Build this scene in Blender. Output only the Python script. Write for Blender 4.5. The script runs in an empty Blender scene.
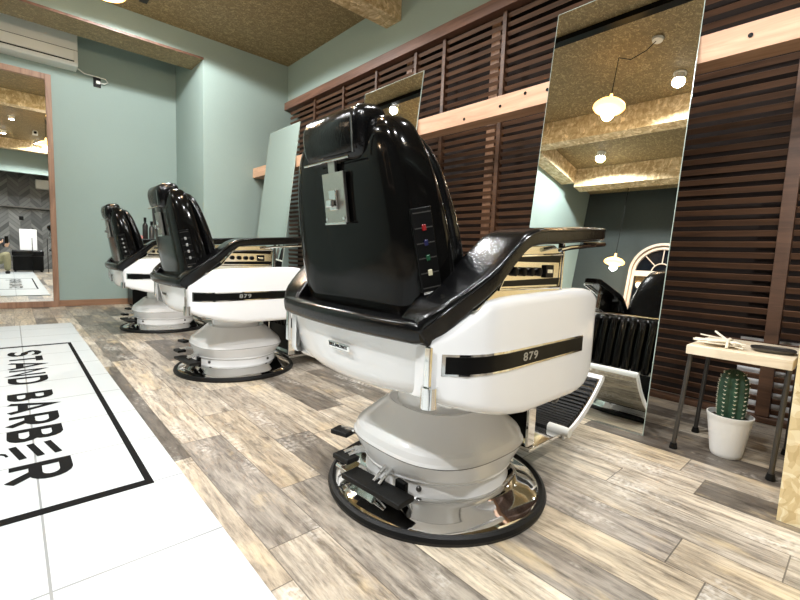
import bpy, bmesh, math, random
from mathutils import Vector, Matrix
random.seed(7)
PI = math.pi
SC = bpy.context.scene
C = SC.collection
CX = 1.04

# ------------------------------------------------------------------ materials
def newmat(name):
    m = bpy.data.materials.new(name); m.use_nodes = True
    nt = m.node_tree; b = nt.nodes['Principled BSDF']
    return m, nt, b
def simple(name, col, rough=.5, metal=0., coat=0., bump=0., bscale=200., var=0.06, spec=.5):
    m, nt, b = newmat(name)
    n = nt.nodes.new('ShaderNodeTexNoise'); n.inputs['Scale'].default_value = bscale; n.inputs['Detail'].default_value = 3
    tc = nt.nodes.new('ShaderNodeTexCoord'); nt.links.new(tc.outputs['Object'], n.inputs['Vector'])
    mx = nt.nodes.new('ShaderNodeMixRGB'); mx.inputs[1].default_value = (*[c*(1-var) for c in col], 1); mx.inputs[2].default_value = (*[min(1, c*(1+var)) for c in col], 1)
    nt.links.new(n.outputs['Fac'], mx.inputs[0]); nt.links.new(mx.outputs[0], b.inputs['Base Color'])
    b.inputs['Roughness'].default_value = rough; b.inputs['Metallic'].default_value = metal
    b.inputs['Specular IOR Level'].default_value = spec; b.inputs['Coat Weight'].default_value = coat; b.inputs['Coat Roughness'].default_value = .05
    if bump:
        bp = nt.nodes.new('ShaderNodeBump'); bp.inputs['Strength'].default_value = bump; bp.inputs['Distance'].default_value = .002
        nt.links.new(n.outputs['Fac'], bp.inputs['Height']); nt.links.new(bp.outputs[0], b.inputs['Normal'])
    return m
def emit(name, col, s):
    m, nt, b = newmat(name); b.inputs['Base Color'].default_value = (*col, 1)
    b.inputs['Emission Color'].default_value = (*col, 1); b.inputs['Emission Strength'].default_value = s
    return m
def ramp(nt, stops, interp='LINEAR'):
    r = nt.nodes.new('ShaderNodeValToRGB'); cr = r.color_ramp; cr.interpolation = interp
    while len(cr.elements) < len(stops): cr.elements.new(.5)
    for e, (p, c) in zip(cr.elements, stops): e.position = p; e.color = (*c, 1)
    return r
def mth(nt, op, a, b=None, c=None):
    n = nt.nodes.new('ShaderNodeMath'); n.operation = op
    for i, v in enumerate((a, b, c)):
        if v is None: continue
        if isinstance(v, (int, float)): n.inputs[i].default_value = v
        else: nt.links.new(v, n.inputs[i])
    return n.outputs[0]
def mix(nt, fac, a, b, mode='MIX'):
    n = nt.nodes.new('ShaderNodeMixRGB'); n.blend_type = mode
    for i, v in enumerate((fac, a, b)):
        if isinstance(v, (int, float)): n.inputs[i].default_value = v
        elif isinstance(v, tuple): n.inputs[i].default_value = (*v, 1)
        else: nt.links.new(v, n.inputs[i])
    return n.outputs[0]

def plank_mat():
    m, nt, b = newmat('wood_plank_tile')
    tc = nt.nodes.new('ShaderNodeTexCoord'); sp = nt.nodes.new('ShaderNodeSeparateXYZ'); nt.links.new(tc.outputs['Object'], sp.inputs[0])
    X, Y = sp.outputs[0], sp.outputs[1]
    W, L = .149, .75
    u = mth(nt, 'DIVIDE', mth(nt, 'SUBTRACT', X, .30), W); cu = mth(nt, 'FLOOR', u); fu = mth(nt, 'SUBTRACT', u, cu)
    wn = nt.nodes.new('ShaderNodeTexWhiteNoise'); wn.noise_dimensions = '1D'; nt.links.new(cu, wn.inputs['W'])
    v = mth(nt, 'ADD', mth(nt, 'DIVIDE', Y, L), mth(nt, 'MULTIPLY', wn.outputs[0], 5.0)); cv = mth(nt, 'FLOOR', v); fv = mth(nt, 'SUBTRACT', v, cv)
    wn2 = nt.nodes.new('ShaderNodeTexWhiteNoise'); wn2.noise_dimensions = '2D'
    cb = nt.nodes.new('ShaderNodeCombineXYZ'); nt.links.new(cu, cb.inputs[0]); nt.links.new(cv, cb.inputs[1]); nt.links.new(cb.outputs[0], wn2.inputs['Vector'])
    rnd = wn2.outputs[0]
    base = ramp(nt, [(0, (.12, .105, .09)), (.2, (.22, .195, .165)), (.38, (.60, .53, .43)), (.55, (.30, .27, .235)), (.72, (.70, .62, .50)), (.88, (.50, .42, .31)), (1, (.36, .325, .29))]); nt.links.new(rnd, base.inputs[0])
    # grain stretched along Y, shifted per plank
    gv = nt.nodes.new('ShaderNodeCombineXYZ')
    nt.links.new(mth(nt, 'MULTIPLY', X, 34.), gv.inputs[0]); nt.links.new(mth(nt, 'MULTIPLY', Y, 3.4), gv.inputs[1]); nt.links.new(mth(nt, 'MULTIPLY', rnd, 37.), gv.inputs[2])
    g = nt.nodes.new('ShaderNodeTexNoise'); g.inputs['Scale'].default_value = 1.; g.inputs['Detail'].default_value = 9; g.inputs['Roughness'].default_value = .72; g.inputs['Distortion'].default_value = .6
    nt.links.new(gv.outputs[0], g.inputs['Vector'])
    gr = ramp(nt, [(.32, (.26, .24, .22)), (.46, (.74, .72, .70)), (.6, (1.08, 1.06, 1.02)), (.75, (1.3, 1.27, 1.2))]); nt.links.new(g.outputs['Fac'], gr.inputs[0])
    c1 = mix(nt, 1., base.outputs[0], gr.outputs[0], 'MULTIPLY')
    kv = nt.nodes.new('ShaderNodeCombineXYZ'); nt.links.new(mth(nt, 'MULTIPLY', X, 75.), kv.inputs[0]); nt.links.new(mth(nt, 'MULTIPLY', Y, 12.), kv.inputs[1]); nt.links.new(mth(nt, 'MULTIPLY', rnd, 53.), kv.inputs[2])
    k_ = nt.nodes.new('ShaderNodeTexNoise'); k_.inputs['Scale'].default_value = 1.; k_.inputs['Detail'].default_value = 7; k_.inputs['Roughness'].default_value = .7; nt.links.new(kv.outputs[0], k_.inputs['Vector'])
    kr = ramp(nt, [(.34, (.45, .43, .41)), (.5, (1, 1, 1)), (.66, (1.2, 1.19, 1.17))]); nt.links.new(k_.outputs['Fac'], kr.inputs[0])
    c1 = mix(nt, .85, c1, kr.outputs[0], 'MULTIPLY')
    # worn ochre and white paint patches
    pv = nt.nodes.new('ShaderNodeCombineXYZ'); nt.links.new(mth(nt, 'MULTIPLY', X, 7.), pv.inputs[0]); nt.links.new(mth(nt, 'MULTIPLY', Y, 2.4), pv.inputs[1]); nt.links.new(mth(nt, 'MULTIPLY', rnd, 11.), pv.inputs[2])
    pn = nt.nodes.new('ShaderNodeTexNoise'); pn.inputs['Scale'].default_value = 1.; pn.inputs['Detail'].default_value = 6; pn.inputs['Roughness'].default_value = .65; nt.links.new(pv.outputs[0], pn.inputs['Vector'])
    pr = ramp(nt, [(.56, (0, 0, 0)), (.72, (1, 1, 1))]); nt.links.new(pn.outputs['Fac'], pr.inputs[0])
    c2 = mix(nt, mth(nt, 'MULTIPLY', pr.outputs[0], .6), c1, (.74, .57, .33))
    pr2 = ramp(nt, [(.30, (1, 1, 1)), (.46, (0, 0, 0))]); nt.links.new(pn.outputs['Fac'], pr2.inputs[0])
    fine = nt.nodes.new('ShaderNodeTexNoise'); fine.inputs['Scale'].default_value = 60; fine.inputs['Detail'].default_value = 5; nt.links.new(tc.outputs['Object'], fine.inputs['Vector'])
    fr = ramp(nt, [(.42, (0, 0, 0)), (.6, (1, 1, 1))]); nt.links.new(fine.outputs['Fac'], fr.inputs[0])
    c3 = mix(nt, mth(nt, 'MULTIPLY', mth(nt, 'MULTIPLY', pr2.outputs[0], .75), fr.outputs[0]), c2, (.80, .76, .69))
    # joints
    e1 = mth(nt, 'LESS_THAN', mth(nt, 'MINIMUM', fu, mth(nt, 'SUBTRACT', 1., fu)), .010)
    e2 = mth(nt, 'LESS_THAN', mth(nt, 'MINIMUM', fv, mth(nt, 'SUBTRACT', 1., fv)), .0022)
    e = mth(nt, 'MAXIMUM', e1, e2)
    c4 = mix(nt, mth(nt, 'MULTIPLY', e, .8), c3, (.09, .075, .06))
    nt.links.new(c4, b.inputs['Base Color'])
    b.inputs['Roughness'].default_value = .32
    bp = nt.nodes.new('ShaderNodeBump'); bp.inputs['Strength'].default_value = .25; bp.inputs['Distance'].default_value = .002
    nt.links.new(mth(nt, 'SUBTRACT', g.outputs['Fac'], e), bp.inputs['Height']); nt.links.new(bp.outputs[0], b.inputs['Normal'])
    return m
def panel_tile_mat():
    m, nt, b = newmat('white_floor_tile')
    tc = nt.nodes.new('ShaderNodeTexCoord'); sp = nt.nodes.new('ShaderNodeSeparateXYZ'); nt.links.new(tc.outputs['Object'], sp.inputs[0])
    es = []
    for o, off in ((sp.outputs[0], .036), (sp.outputs[1], 1.09)):
        u = mth(nt, 'DIVIDE', mth(nt, 'SUBTRACT', o, off), .357); f = mth(nt, 'FRACT', mth(nt, 'ADD', u, 20.))
        es.append(mth(nt, 'LESS_THAN', mth(nt, 'MINIMUM', f, mth(nt, 'SUBTRACT', 1., f)), .0085))
    e = mth(nt, 'MAXIMUM', *es)
    n = nt.nodes.new('ShaderNodeTexNoise'); n.inputs['Scale'].default_value = 3; n.inputs['Detail'].default_value = 5; nt.links.new(tc.outputs['Object'], n.inputs['Vector'])
    c = mix(nt, n.outputs['Fac'], (.47, .50, .505), (.54, .57, .575))
    c = mix(nt, mth(nt, 'MULTIPLY', e, .7), c, (.10, .10, .10))
    nt.links.new(c, b.inputs['Base Color']); b.inputs['Roughness'].default_value = .35
    return m
def osb_mat(name, dark, mid, light, scale=1., fleck=False):
    m, nt, b = newmat(name)
    tc = nt.nodes.new('ShaderNodeTexCoord')
    ns = nt.nodes.new('ShaderNodeTexNoise'); ns.inputs['Scale'].default_value = 9*scale; nt.links.new(tc.outputs['Object'], ns.inputs['Vector'])
    add = nt.nodes.new('ShaderNodeVectorMath'); add.operation = 'MULTIPLY_ADD'; nt.links.new(ns.outputs['Color'], add.inputs[0]); add.inputs[1].default_value = (.12, .12, .12); nt.links.new(tc.outputs['Object'], add.inputs[2])
    col = None
    outs = []
    for k, (sc, rz) in enumerate([((13, 46, 13), .5), ((48, 12, 30), -.4), ((20, 34, 24), 1.1)]):
        mp = nt.nodes.new('ShaderNodeMapping'); mp.inputs['Rotation'].default_value = (.3*k, .5-.2*k, rz); mp.inputs['Scale'].default_value = tuple(s*scale for s in sc)
        nt.links.new(add.outputs[0], mp.inputs['Vector'])
        v = nt.nodes.new('ShaderNodeTexVoronoi'); v.inputs['Scale'].default_value = 1.; nt.links.new(mp.outputs[0], v.inputs['Vector'])
        s = nt.nodes.new('ShaderNodeSeparateColor'); nt.links.new(v.outputs['Color'], s.inputs[0]); outs.append(s.outputs[k])
    a = mth(nt, 'MULTIPLY', mth(nt, 'ADD', mth(nt, 'ADD', outs[0], outs[1]), outs[2]), .333)
    r = ramp(nt, [(.18, dark), (.60, mid), (.69, light), (.9, tuple(min(1, c*1.3) for c in light))] if fleck else [(.18, dark), (.48, mid), (.74, light), (.9, tuple(min(1, c*1.35) for c in light))]); nt.links.new(a, r.inputs[0])
    nt.links.new(r.outputs[0], b.inputs['Base Color']); b.inputs['Roughness'].default_value = .6
    return m
def wood_mat(name, dark, light, axis=1, rough=.5, scale=1.):
    m, nt, b = newmat(name)
    tc = nt.nodes.new('ShaderNodeTexCoord'); mp = nt.nodes.new('ShaderNodeMapping')
    s = [18*scale]*3; s[axis] = 1.4*scale; mp.inputs['Scale'].default_value = s
    nt.links.new(tc.outputs['Object'], mp.inputs['Vector'])
    n = nt.nodes.new('ShaderNodeTexNoise'); n.inputs['Scale'].default_value = 1.; n.inputs['Detail'].default_value = 8; n.inputs['Roughness'].default_value = .65; n.inputs['Distortion'].default_value = 1.2
    nt.links.new(mp.outputs[0], n.inputs['Vector'])
    r = ramp(nt, [(.3, dark), (.65, light)]); nt.links.new(n.outputs['Fac'], r.inputs[0]); nt.links.new(r.outputs[0], b.inputs['Base Color'])
    b.inputs['Roughness'].default_value = rough
    return m
def chevron_mat():
    m, nt, b = newmat('dark_chevron_panel')
    tc = nt.nodes.new('ShaderNodeTexCoord'); sp = nt.nodes.new('ShaderNodeSeparateXYZ'); nt.links.new(tc.outputs['Object'], sp.inputs[0])
    zig = mth(nt, 'PINGPONG', sp.outputs[0], .22)
    t = mth(nt, 'MULTIPLY', mth(nt, 'ADD', sp.outputs[2], zig), 9.)
    cell = mth(nt, 'FLOOR', t); f = mth(nt, 'SUBTRACT', t, cell)
    col = mth(nt, 'FLOOR', mth(nt, 'DIVIDE', sp.outputs[0], .22))
    cb = nt.nodes.new('ShaderNodeCombineXYZ'); nt.links.new(cell, cb.inputs[0]); nt.links.new(col, cb.inputs[1])
    wn = nt.nodes.new('ShaderNodeTexWhiteNoise'); wn.noise_dimensions = '2D'; nt.links.new(cb.outputs[0], wn.inputs['Vector'])
    r = ramp(nt, [(0, (.05, .052, .05)), (1, (.19, .19, .18))]); nt.links.new(wn.outputs[0], r.inputs[0])
    c = mix(nt, mth(nt, 'LESS_THAN', f, .08), r.outputs[0], (.02, .02, .02))
    nt.links.new(c, b.inputs['Base Color']); b.inputs['Roughness'].default_value = .5
    return m
def cactus_mat():
    m, nt, b = newmat('cactus_skin')
    tc = nt.nodes.new('ShaderNodeTexCoord'); n = nt.nodes.new('ShaderNodeTexNoise'); n.inputs['Scale'].default_value = 30; nt.links.new(tc.outputs['Object'], n.inputs['Vector'])
    r = ramp(nt, [(.3, (.014, .042, .024)), (.7, (.034, .085, .048))]); nt.links.new(n.outputs['Fac'], r.inputs[0]); nt.links.new(r.outputs[0], b.inputs['Base Color']); b.inputs['Roughness'].default_value = .5
    return m

M = dict(
    ink=simple('black_floor_ink', (.003, .003, .003), .8, spec=.12),
    plank=plank_mat(), tile=panel_tile_mat(),
    osb_ceiling=osb_mat('gold_strand_board', (.18, .128, .056), (.245, .178, .084), (.36, .275, .14), 2.3, True),
    osb_beam=osb_mat('pale_strand_board', (.40, .28, .13), (.56, .42, .23), (.74, .60, .38)),
    osb_cab=osb_mat('cream_strand_board', (.55, .40, .19), (.72, .57, .31), (.84, .74, .50)),
    green=simple('sage_green_paint', (.285, .365, .335), .7, bump=.35, bscale=160, var=.05),
    darkwall=simple('dark_green_grey_paint', (.10, .125, .12), .8, var=.1, bscale=20),
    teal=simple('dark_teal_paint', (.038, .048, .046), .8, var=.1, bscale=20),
    chevron=chevron_mat(),
    louver=wood_mat('dark_red_brown_wood', (.045, .020, .010), (.125, .060, .031), 1, .5),
    rail=wood_mat('red_brown_wood_rail', (.10, .048, .030), (.20, .100, .065), 1, .45),
    pine=wood_mat('pale_pine', (.40, .22, .13), (.60, .37, .24), 1, .5),
    paletop=wood_mat('bleached_wood', (.62, .50, .34), (.85, .76, .60), 1, .5),
    frame=wood_mat('pink_brown_wood', (.17, .085, .050), (.36, .21, .135), 2, .5),
    base=wood_mat('brown_skirting', (.20, .10, .055), (.34, .19, .11), 0, .5),
    backing=simple('brown_backing_board', (.018, .010, .007), .9),
    vinyl=simple('black_vinyl', (.0025, .0025, .0027), .17, bump=.35, bscale=150, spec=.32),
    shell=simple('gloss_black_shell', (.003, .0028, .0026), .10, bump=.02, bscale=25, spec=.18),
    white=simple('white_enamel', (.86, .86, .86), .22, coat=.6, var=.01, bscale=5),
    chrome=simple('chrome', (.78, .78, .77), .06, 1., var=.02, bscale=5),
    brushed=simple('brushed_plate', (.55, .54, .50), .3, 1., var=.08),
    panelm=simple('polished_panel', (.82, .78, .68), .14, 1., var=.04),
    rubber=simple('black_rubber', (.004, .004, .004), .45, bump=.3, bscale=300, spec=.3),
    black=simple('black_plastic', (.003, .003, .003), .3, spec=.15),
    silver=simple('silver_lettering', (.42, .42, .41), .35, .6),
    mirror=simple('mirror_glass', (.93, .95, .93), .0, 1., var=0.),
    medge=simple('mirror_edge', (.60, .72, .66), .15, .3),
    plastic=simple('ivory_plastic', (.74, .73, .68), .4, var=.02, bscale=4),
    plastic_lit=simple('lit_cream_flap', (.86, .84, .78), .4, var=.02, bscale=4),  # flap paler than the casing: light falling on it is put into the colour
    metal=simple('dark_steel', (.10, .095, .09), .35, .8),
    pot=simple('white_ceramic', (.80, .79, .76), .3, var=.02, bscale=6),
    soil=simple('dark_soil', (.03, .022, .015), .95, bump=1., bscale=120, var=.3),
    cactus=cactus_mat(), spine=simple('pale_spine', (.80, .77, .62), .6),
    twig=simple('bleached_twig', (.80, .74, .62), .6, var=.12, bscale=60),
    red=simple('red_button', (.22, .004, .006), .25), blue=simple('blue_button', (.004, .005, .045), .25),
    greenb=simple('green_button', (.004, .05, .02), .25), cream=simple('cream_button', (.55, .50, .34), .3),
    khaki=simple('khaki_cloth', (.27, .25, .15), .9, var=.2, bscale=40), shirt=simple('black_cloth', (.02, .02, .022), .9),
    skin=simple('skin', (.60, .38, .26), .55), hair=simple('black_hair', (.015, .012, .010), .6),
    glow=emit('lamp_lens', (1., .97, .92), 60.), warm=emit('warm_bulb', (1., .62, .25), 30.),
    lampshade=emit('glowing_frosted_shade', (1., .56, .17), 3.5), night=simple('night_glass', (.004, .006, .01), .05),
    winframe=simple('pinkish_cream_wood', (.62, .50, .40), .5), pink=simple('pink_cloth', (.75, .28, .25), .8), bottle=simple('dark_bottle', (.02, .016, .015), .15),
)

# ------------------------------------------------------------------ mesh helpers
class MB:
    def __init__(s): s.v = []; s.f = []; s.m = []; s.cur = 0
    def add(s, v, f):
        o = len(s.v); s.v += [tuple(p) for p in v]; s.f += [tuple(i+o for i in q) for q in f]; s.m += [s.cur]*len(f); return s
    def box(s, x0, x1, y0, y1, z0, z1, mat=None):
        v = [Vector((x, y, z)) for z in (z0, z1) for y in (y0, y1) for x in (x0, x1)]
        if mat is not None: v = [mat @ p for p in v]
        return s.add(v, [(0, 2, 3, 1), (4, 5, 7, 6), (0, 1, 5, 4), (2, 6, 7, 3), (0, 4, 6, 2), (1, 3, 7, 5)])
    def loft(s, rings, caps=True, closed=True):
        n = len(rings[0]); v = [p for r in rings for p in r]; f = []
        for i in range(len(rings)-1):
            for j in range(n if closed else n-1):
                k = (j+1) % n; f.append((i*n+j, i*n+k, (i+1)*n+k, (i+1)*n+j))
        if caps: f.append(tuple(range(n-1, -1, -1))); f.append(tuple((len(rings)-1)*n+j for j in range(n)))
        return s.add(v, f)
    def lathe(s, prof, c=(0, 0, 0), n=48, axis='z', caps=True):
        rings = []
        for r, z in prof:
            ring = []
            for k in range(n):
                a = 2*PI*k/n; x, y = r*math.cos(a), r*math.sin(a)
                p = {'z': (x, y, z), 'x': (z, x, y), 'y': (y, z, x)}[axis]
                ring.append(Vector(c)+Vector(p))
            rings.append(ring)
        return s.loft(rings, caps)
    def tube(s, pts, r, n=12, closed=False):
        pts = [Vector(p) for p in pts]; rings = []; up = None
        rr = r if isinstance(r, (list, tuple)) else [r]*len(pts)
        for i, p in enumerate(pts):
            a = pts[max(i-1, 0)]; b = pts[min(i+1, len(pts)-1)]
            if closed: a = pts[i-1]; b = pts[(i+1) % len(pts)]
            t = (b-a).normalized()
            if up is None: up = Vector((0, 0, 1)) if abs(t.z) < .9 else Vector((1, 0, 0))
            u = t.cross(up).normalized(); w = u.cross(t).normalized(); up = w
            rings.append([p+(u*math.cos(2*PI*k/n)+w*math.sin(2*PI*k/n))*rr[i] for k in range(n)])
        if closed: rings.append(rings[0]); return s.loft(rings, False)
        return s.loft(rings)
    def build(s, name, mat, parent=None, smooth=True, bevel=0., seg=2, sub=0, ang=35):
        me = bpy.data.meshes.new(name); me.from_pydata(s.v, [], s.f); me.validate()
        mats = mat if isinstance(mat, (list, tuple)) else [mat]
        for mm in mats: me.materials.append(M[mm])
        for p, i in zip(me.polygons, s.m): p.material_index = i
        bm = bmesh.new(); bm.from_mesh(me); bmesh.ops.recalc_face_normals(bm, faces=bm.faces); 
        if smooth:
            for fc in bm.faces: fc.smooth = True
            for e in bm.edges:
                if len(e.link_faces) == 2 and e.calc_face_angle(0) > math.radians(ang): e.smooth = False
        bm.to_mesh(me); bm.free()
        o = bpy.data.objects.new(name, me); C.objects.link(o)
        if parent: o.parent = parent
        if bevel:
            b = o.modifiers.new('bevel', 'BEVEL'); b.width = bevel; b.segments = seg; b.limit_method = 'ANGLE'; b.angle_limit = math.radians(30); b.harden_normals = True
        if sub:
            b = o.modifiers.new('sub', 'SUBSURF'); b.levels = sub; b.render_levels = sub
        return o
def tag(o, label=None, cat=None, group=None, kind=None):
    if label: o['label'] = label
    if cat: o['category'] = cat
    if group: o['group'] = group
    if kind: o['kind'] = kind
    return o
def struct(o, label=None): o['kind'] = 'structure'; return o if not label else tag(o, label)
def empty(name, loc=(0, 0, 0), rz=0, **k):
    o = bpy.data.objects.new(name, None); C.objects.link(o); o.location = loc; o.rotation_euler.z = rz; o.empty_display_size = .1
    return tag(o, **k)
def kids(o): return [c for c in bpy.data.objects if c.parent == o]
def copy_tree(o, parent=None):
    c = o.copy(); C.objects.link(c); c.parent = parent
    for ch in kids(o): copy_tree(ch, c)
    return c
def text_mesh(name, s, size, mat, parent, M4, depth=.0006, offset=0., spacing=1., bb=None):
    cu = bpy.data.curves.new('t', 'FONT'); cu.body = s; cu.size = size; cu.extrude = depth; cu.offset = offset; cu.space_character = spacing; cu.align_x = 'LEFT'
    t = bpy.data.objects.new('t', cu); C.objects.link(t); bpy.context.view_layer.update()
    me = bpy.data.meshes.new_from_object(t.evaluated_get(bpy.context.evaluated_depsgraph_get())); C.objects.unlink(t); bpy.data.objects.remove(t)
    return me
def bbox(me):
    xs = [v.co.x for v in me.vertices]; ys = [v.co.y for v in me.vertices]; return min(xs), max(xs), min(ys), max(ys)
def sell(c, a, b, n=28, e=4.):
    """super-ellipse ring about c with half axes a, b (vectors)"""
    out = []
    for k in range(n):
        t = 2*PI*(k+.5)/n; ct, st = math.cos(t), math.sin(t)
        out.append(Vector(c)+Vector(a)*(abs(ct)**(2/e)*(1 if ct > 0 else -1))+Vector(b)*(abs(st)**(2/e)*(1 if st > 0 else -1)))
    return out
def lerp(tab, x):
    if x <= tab[0][0]: return tab[0][1]
    for (a, u), (b, v) in zip(tab, tab[1:]):
        if x <= b: return u+(v-u)*(x-a)/(b-a)
    return tab[-1][1]
def cat(tabs, m):
    """catmull-rom resample of a list of equal-length tuples"""
    out = []; n = len(tabs)
    for i in range(n-1):
        p0, p1, p2, p3 = tabs[max(i-1, 0)], tabs[i], tabs[i+1], tabs[min(i+2, n-1)]
        for k in range(m):
            t = k/m
            out.append(tuple(.5*((2*b)+(-a+c)*t+(2*a-5*b+4*c-d)*t*t+(-a+3*b-3*c+d)*t**3) for a, b, c, d in zip(p0, p1, p2, p3)))
    out.append(tuple(tabs[-1])); return out

# ------------------------------------------------------------------ room
XR, YF, YA, ZC, XL, YB = 2.70, 5.26, 6.32, 3.07, -2.5, -2.6
XJ = 1.67                                   # side face of the alcove
struct(MB().box(XL-.1, 2.95, YB-.1, YA+.1, -.1, 0).build('floor', 'plank', smooth=False), 'floor of weathered wood look planks in grey and cream')
struct(MB().box(XL-.1, 2.95, YB-.1, YA+.1, ZC, ZC+.1).build('ceiling', 'osb_ceiling', smooth=False), 'golden strand board ceiling')
w = MB().box(2.88, 2.95, YB, YF, 0, ZC); w.build('wall_right', 'backing', smooth=False)['kind'] = 'structure'
struct(MB().box(XR, 2.879, YB, YF-.001, 2.62, ZC-.001).build('wall_right_upper', 'green', smooth=False), 'sage green wall strip above the dark louvers')
struct(MB().box(XJ, 2.95, YF, YA, 0, ZC-.001).build('wall_front', 'green', smooth=False), 'sage green wall face beside the alcove')
struct(MB().box(-.8, XJ, YF, YF+.41, 2.842, ZC-.001).build('wall_front_header', 'green', smooth=False), 'sage green wall strip above the alcove opening')
hb = MB().box(-.8, XJ-.001, YF-.006, YF+.40, 2.825, 2.8415).build('trim_1', 'osb_ceiling', smooth=False); struct(hb, 'strand board underside of the alcove opening')
struct(MB().box(-.8, XJ+.004, YF-.012, YF-.0062, 2.823, 2.845).build('trim_2', 'rail', smooth=False), 'thin brown wood edge along the alcove opening')
struct(MB().box(-1., XJ-.001, YA, YA+.1, 0, ZC-.001).build('wall_alcove', 'green', smooth=False), 'sage green far wall inside the alcove')
struct(MB().box(-1.9, -1.0, YF, YA, 0, ZC-.001).build('wall_alcove_side', 'green', smooth=False))
struct(MB().box(-.9, -.8, 3.32, YF, 0, ZC-.001).build('wall_return', 'green', smooth=False))
struct(MB().box(XL, -.901, 3.32, 3.42, 0, ZC-.001).build('wall_left_end', 'green', smooth=False))
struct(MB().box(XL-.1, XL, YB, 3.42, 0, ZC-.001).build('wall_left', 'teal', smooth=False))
struct(MB().box(XL, 2.95, YB-.1, YB, 0, ZC-.001).build('wall_back', 'chevron', smooth=False), 'dark chevron panelled wall behind the camera')
struct(MB().box(XL, 2.69, -1.62, -1.5, 2.38, ZC-.001).build('wall_back_header', 'green', smooth=False))
struct(MB().box(-1.75, -1.55, -1.49, 3.11, 2.80, ZC-.001).build('wall_left_header', 'osb_beam', smooth=False))
bb = MB().box(.401, XJ-.001, YA-.018, YA-.0005, 0, .072).build('baseboard_alcove', 'base', smooth=False); struct(bb, 'brown skirting board along the alcove wall')
struct(MB().box(XJ-.016, XJ-.0005, YF, YA-.019, 0, .072).build('baseboard_return', 'base', smooth=False))
struct(MB().box(XJ-.016, XR-.4, YF-.016, YF-.0005, 0, .072).build('baseboard_front', 'base', smooth=False))
# ceiling beams
tag(MB().box(-1.549, XR-.001, 3.11, 3.315, 2.855, ZC-.002).build('ceiling_beam', 'osb_beam', smooth=False, bevel=.003), 'boxed strand board ceiling beam running to the louvered wall', 'beam')
tag(MB().box(-1.549, XR-.001, -1.2, -1.0, 2.84, ZC-.002).build('ceiling_beam', 'osb_beam', smooth=False, bevel=.003), 'boxed strand board beam seen only in the framed alcove mirror', 'beam')
tag(MB().box(-.37, -.22, -.999, 3.109, 2.79, ZC-.002).build('ceiling_beam', 'osb_beam', smooth=False, bevel=.003), 'pale beam crossing the upper part of the large leaning mirror', 'beam')

# white tiled floor panel with lettering
fp = struct(MB().box(-.95, .39, -1.0, 4.92, .0002, .010).build('floor_tile_panel', 'tile', smooth=False, bevel=.002), 'white tiled floor panel with black lettering')
ZT = .0104
b = MB(); z0, z1 = ZT, ZT+.0008
x0, x1, y0, y1 = -.86, .305, 1.435, 3.93
b.box(x1-.020, x1, y0, y1, z0, z1); b.box(x0, x0+.02, y0, y1, z0, z1); b.box(x0+.02, x1-.02, y0, y0+.034, z0, z1); b.box(x0+.02, x1-.02, y1-.034, y1, z0, z1)
o = b.build('border_line', 'ink', fp, smooth=False); o['label'] = 'black border line around the lettering'
def letter(ch, ya, yb, xa=-.031, xb=.120):
    me = text_mesh('l', ch, 1., 'black', None, None, depth=0.)
    a, c, d, e = bbox(me)
    vs = []
    for v in me.vertices:
        u = (v.co.x-a)/(c-a); w_ = (v.co.y-d)/(e-d)
        vs.append((xa+(xb-xa)*w_, ya+(yb-ya)*u, ZT+.0008))
    return vs, [tuple(p.vertices) for p in me.polygons]
lm = MB()
def stroke(pts, wd, ya, yb, closed=False):
    """pts in unit letter space (u along reading, v up); ribbon of width wd in metres"""
    P = [Vector((-.031+.152*v, ya+(yb-ya)*u, 0)) for u, v in pts]
    n = len(P); L = []; Rr = []
    for i, p in enumerate(P):
        a = P[i-1] if (i > 0 or closed) else P[i]; c = P[(i+1) % n] if (i < n-1 or closed) else P[i]
        t1 = (p-a).normalized() if (p-a).length > 0 else (c-p).normalized(); t2 = (c-p).normalized() if (c-p).length > 0 else t1
        nn = Vector((-(t1+t2).y, (t1+t2).x, 0)).normalized(); k = 1/max(.55, nn.dot(Vector((-t1.y, t1.x, 0))))
        # strokes running along the letter height come out wider than the cross strokes
        L.append(p+nn*wd*.5*k); Rr.append(p-nn*wd*.5*k)
    vs = [Vector((q.x, q.y, ZT+.0008+len(lm.v)*1e-7)) for q in L+Rr]; f = []
    for i in range(n if closed else n-1):
        j = (i+1) % n; f.append((i, j, n+j, n+i))
    lm.add(vs, f)
def arc(cx, cy, rx, ry, a0, a1, n=12): return [(cx+rx*math.cos(math.radians(a0+(a1-a0)*k/n)), cy+ry*math.sin(math.radians(a0+(a1-a0)*k/n))) for k in range(n+1)]
WD = .034
def L_S(a, b): stroke([(.93, .80)]+arc(.5, .73, .4, .20, 30, 180, 8)+arc(.5, .27, .4, .22, 100, -150, 12), WD, a, b)
def L_T(a, b): stroke([(0, .92), (1, .92)], WD, a, b); stroke([(.5, .9), (.5, 0)], WD, a, b)
def L_A(a, b): stroke([(.08, 0), (.5, .97), (.92, 0)], WD, a, b); stroke([(.25, .30), (.75, .30)], WD, a, b)
def L_N(a, b): stroke([(.1, 0), (.1, .95), (.9, .05), (.9, 1)], WD, a, b)
def L_D(a, b): stroke([(.1, .08), (.1, .92), (.5, .92)]+arc(.5, .5, .4, .42, 85, -85, 10)+[(.5, .08)], WD, a, b, True)
def L_B(a, b):
    stroke([(.12, .5), (.12, .93), (.6, .93)]+arc(.6, .72, .27, .21, 80, -80, 6)+[(.6, .51)], WD, a, b, True)
    stroke([(.12, .07), (.12, .49), (.6, .49)]+arc(.6, .28, .32, .21, 80, -80, 6)+[(.6, .07)], WD, a, b, True)
def L_R(a, b):
    stroke([(.12, .42), (.12, .93), (.6, .93)]+arc(.6, .675, .30, .255, 80, -80, 8)+[(.6, .42)], WD, a, b, True)
    stroke([(.12, .5), (.12, 0)], WD, a, b); stroke([(.5, .42), (.9, 0)], WD, a, b)
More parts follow.
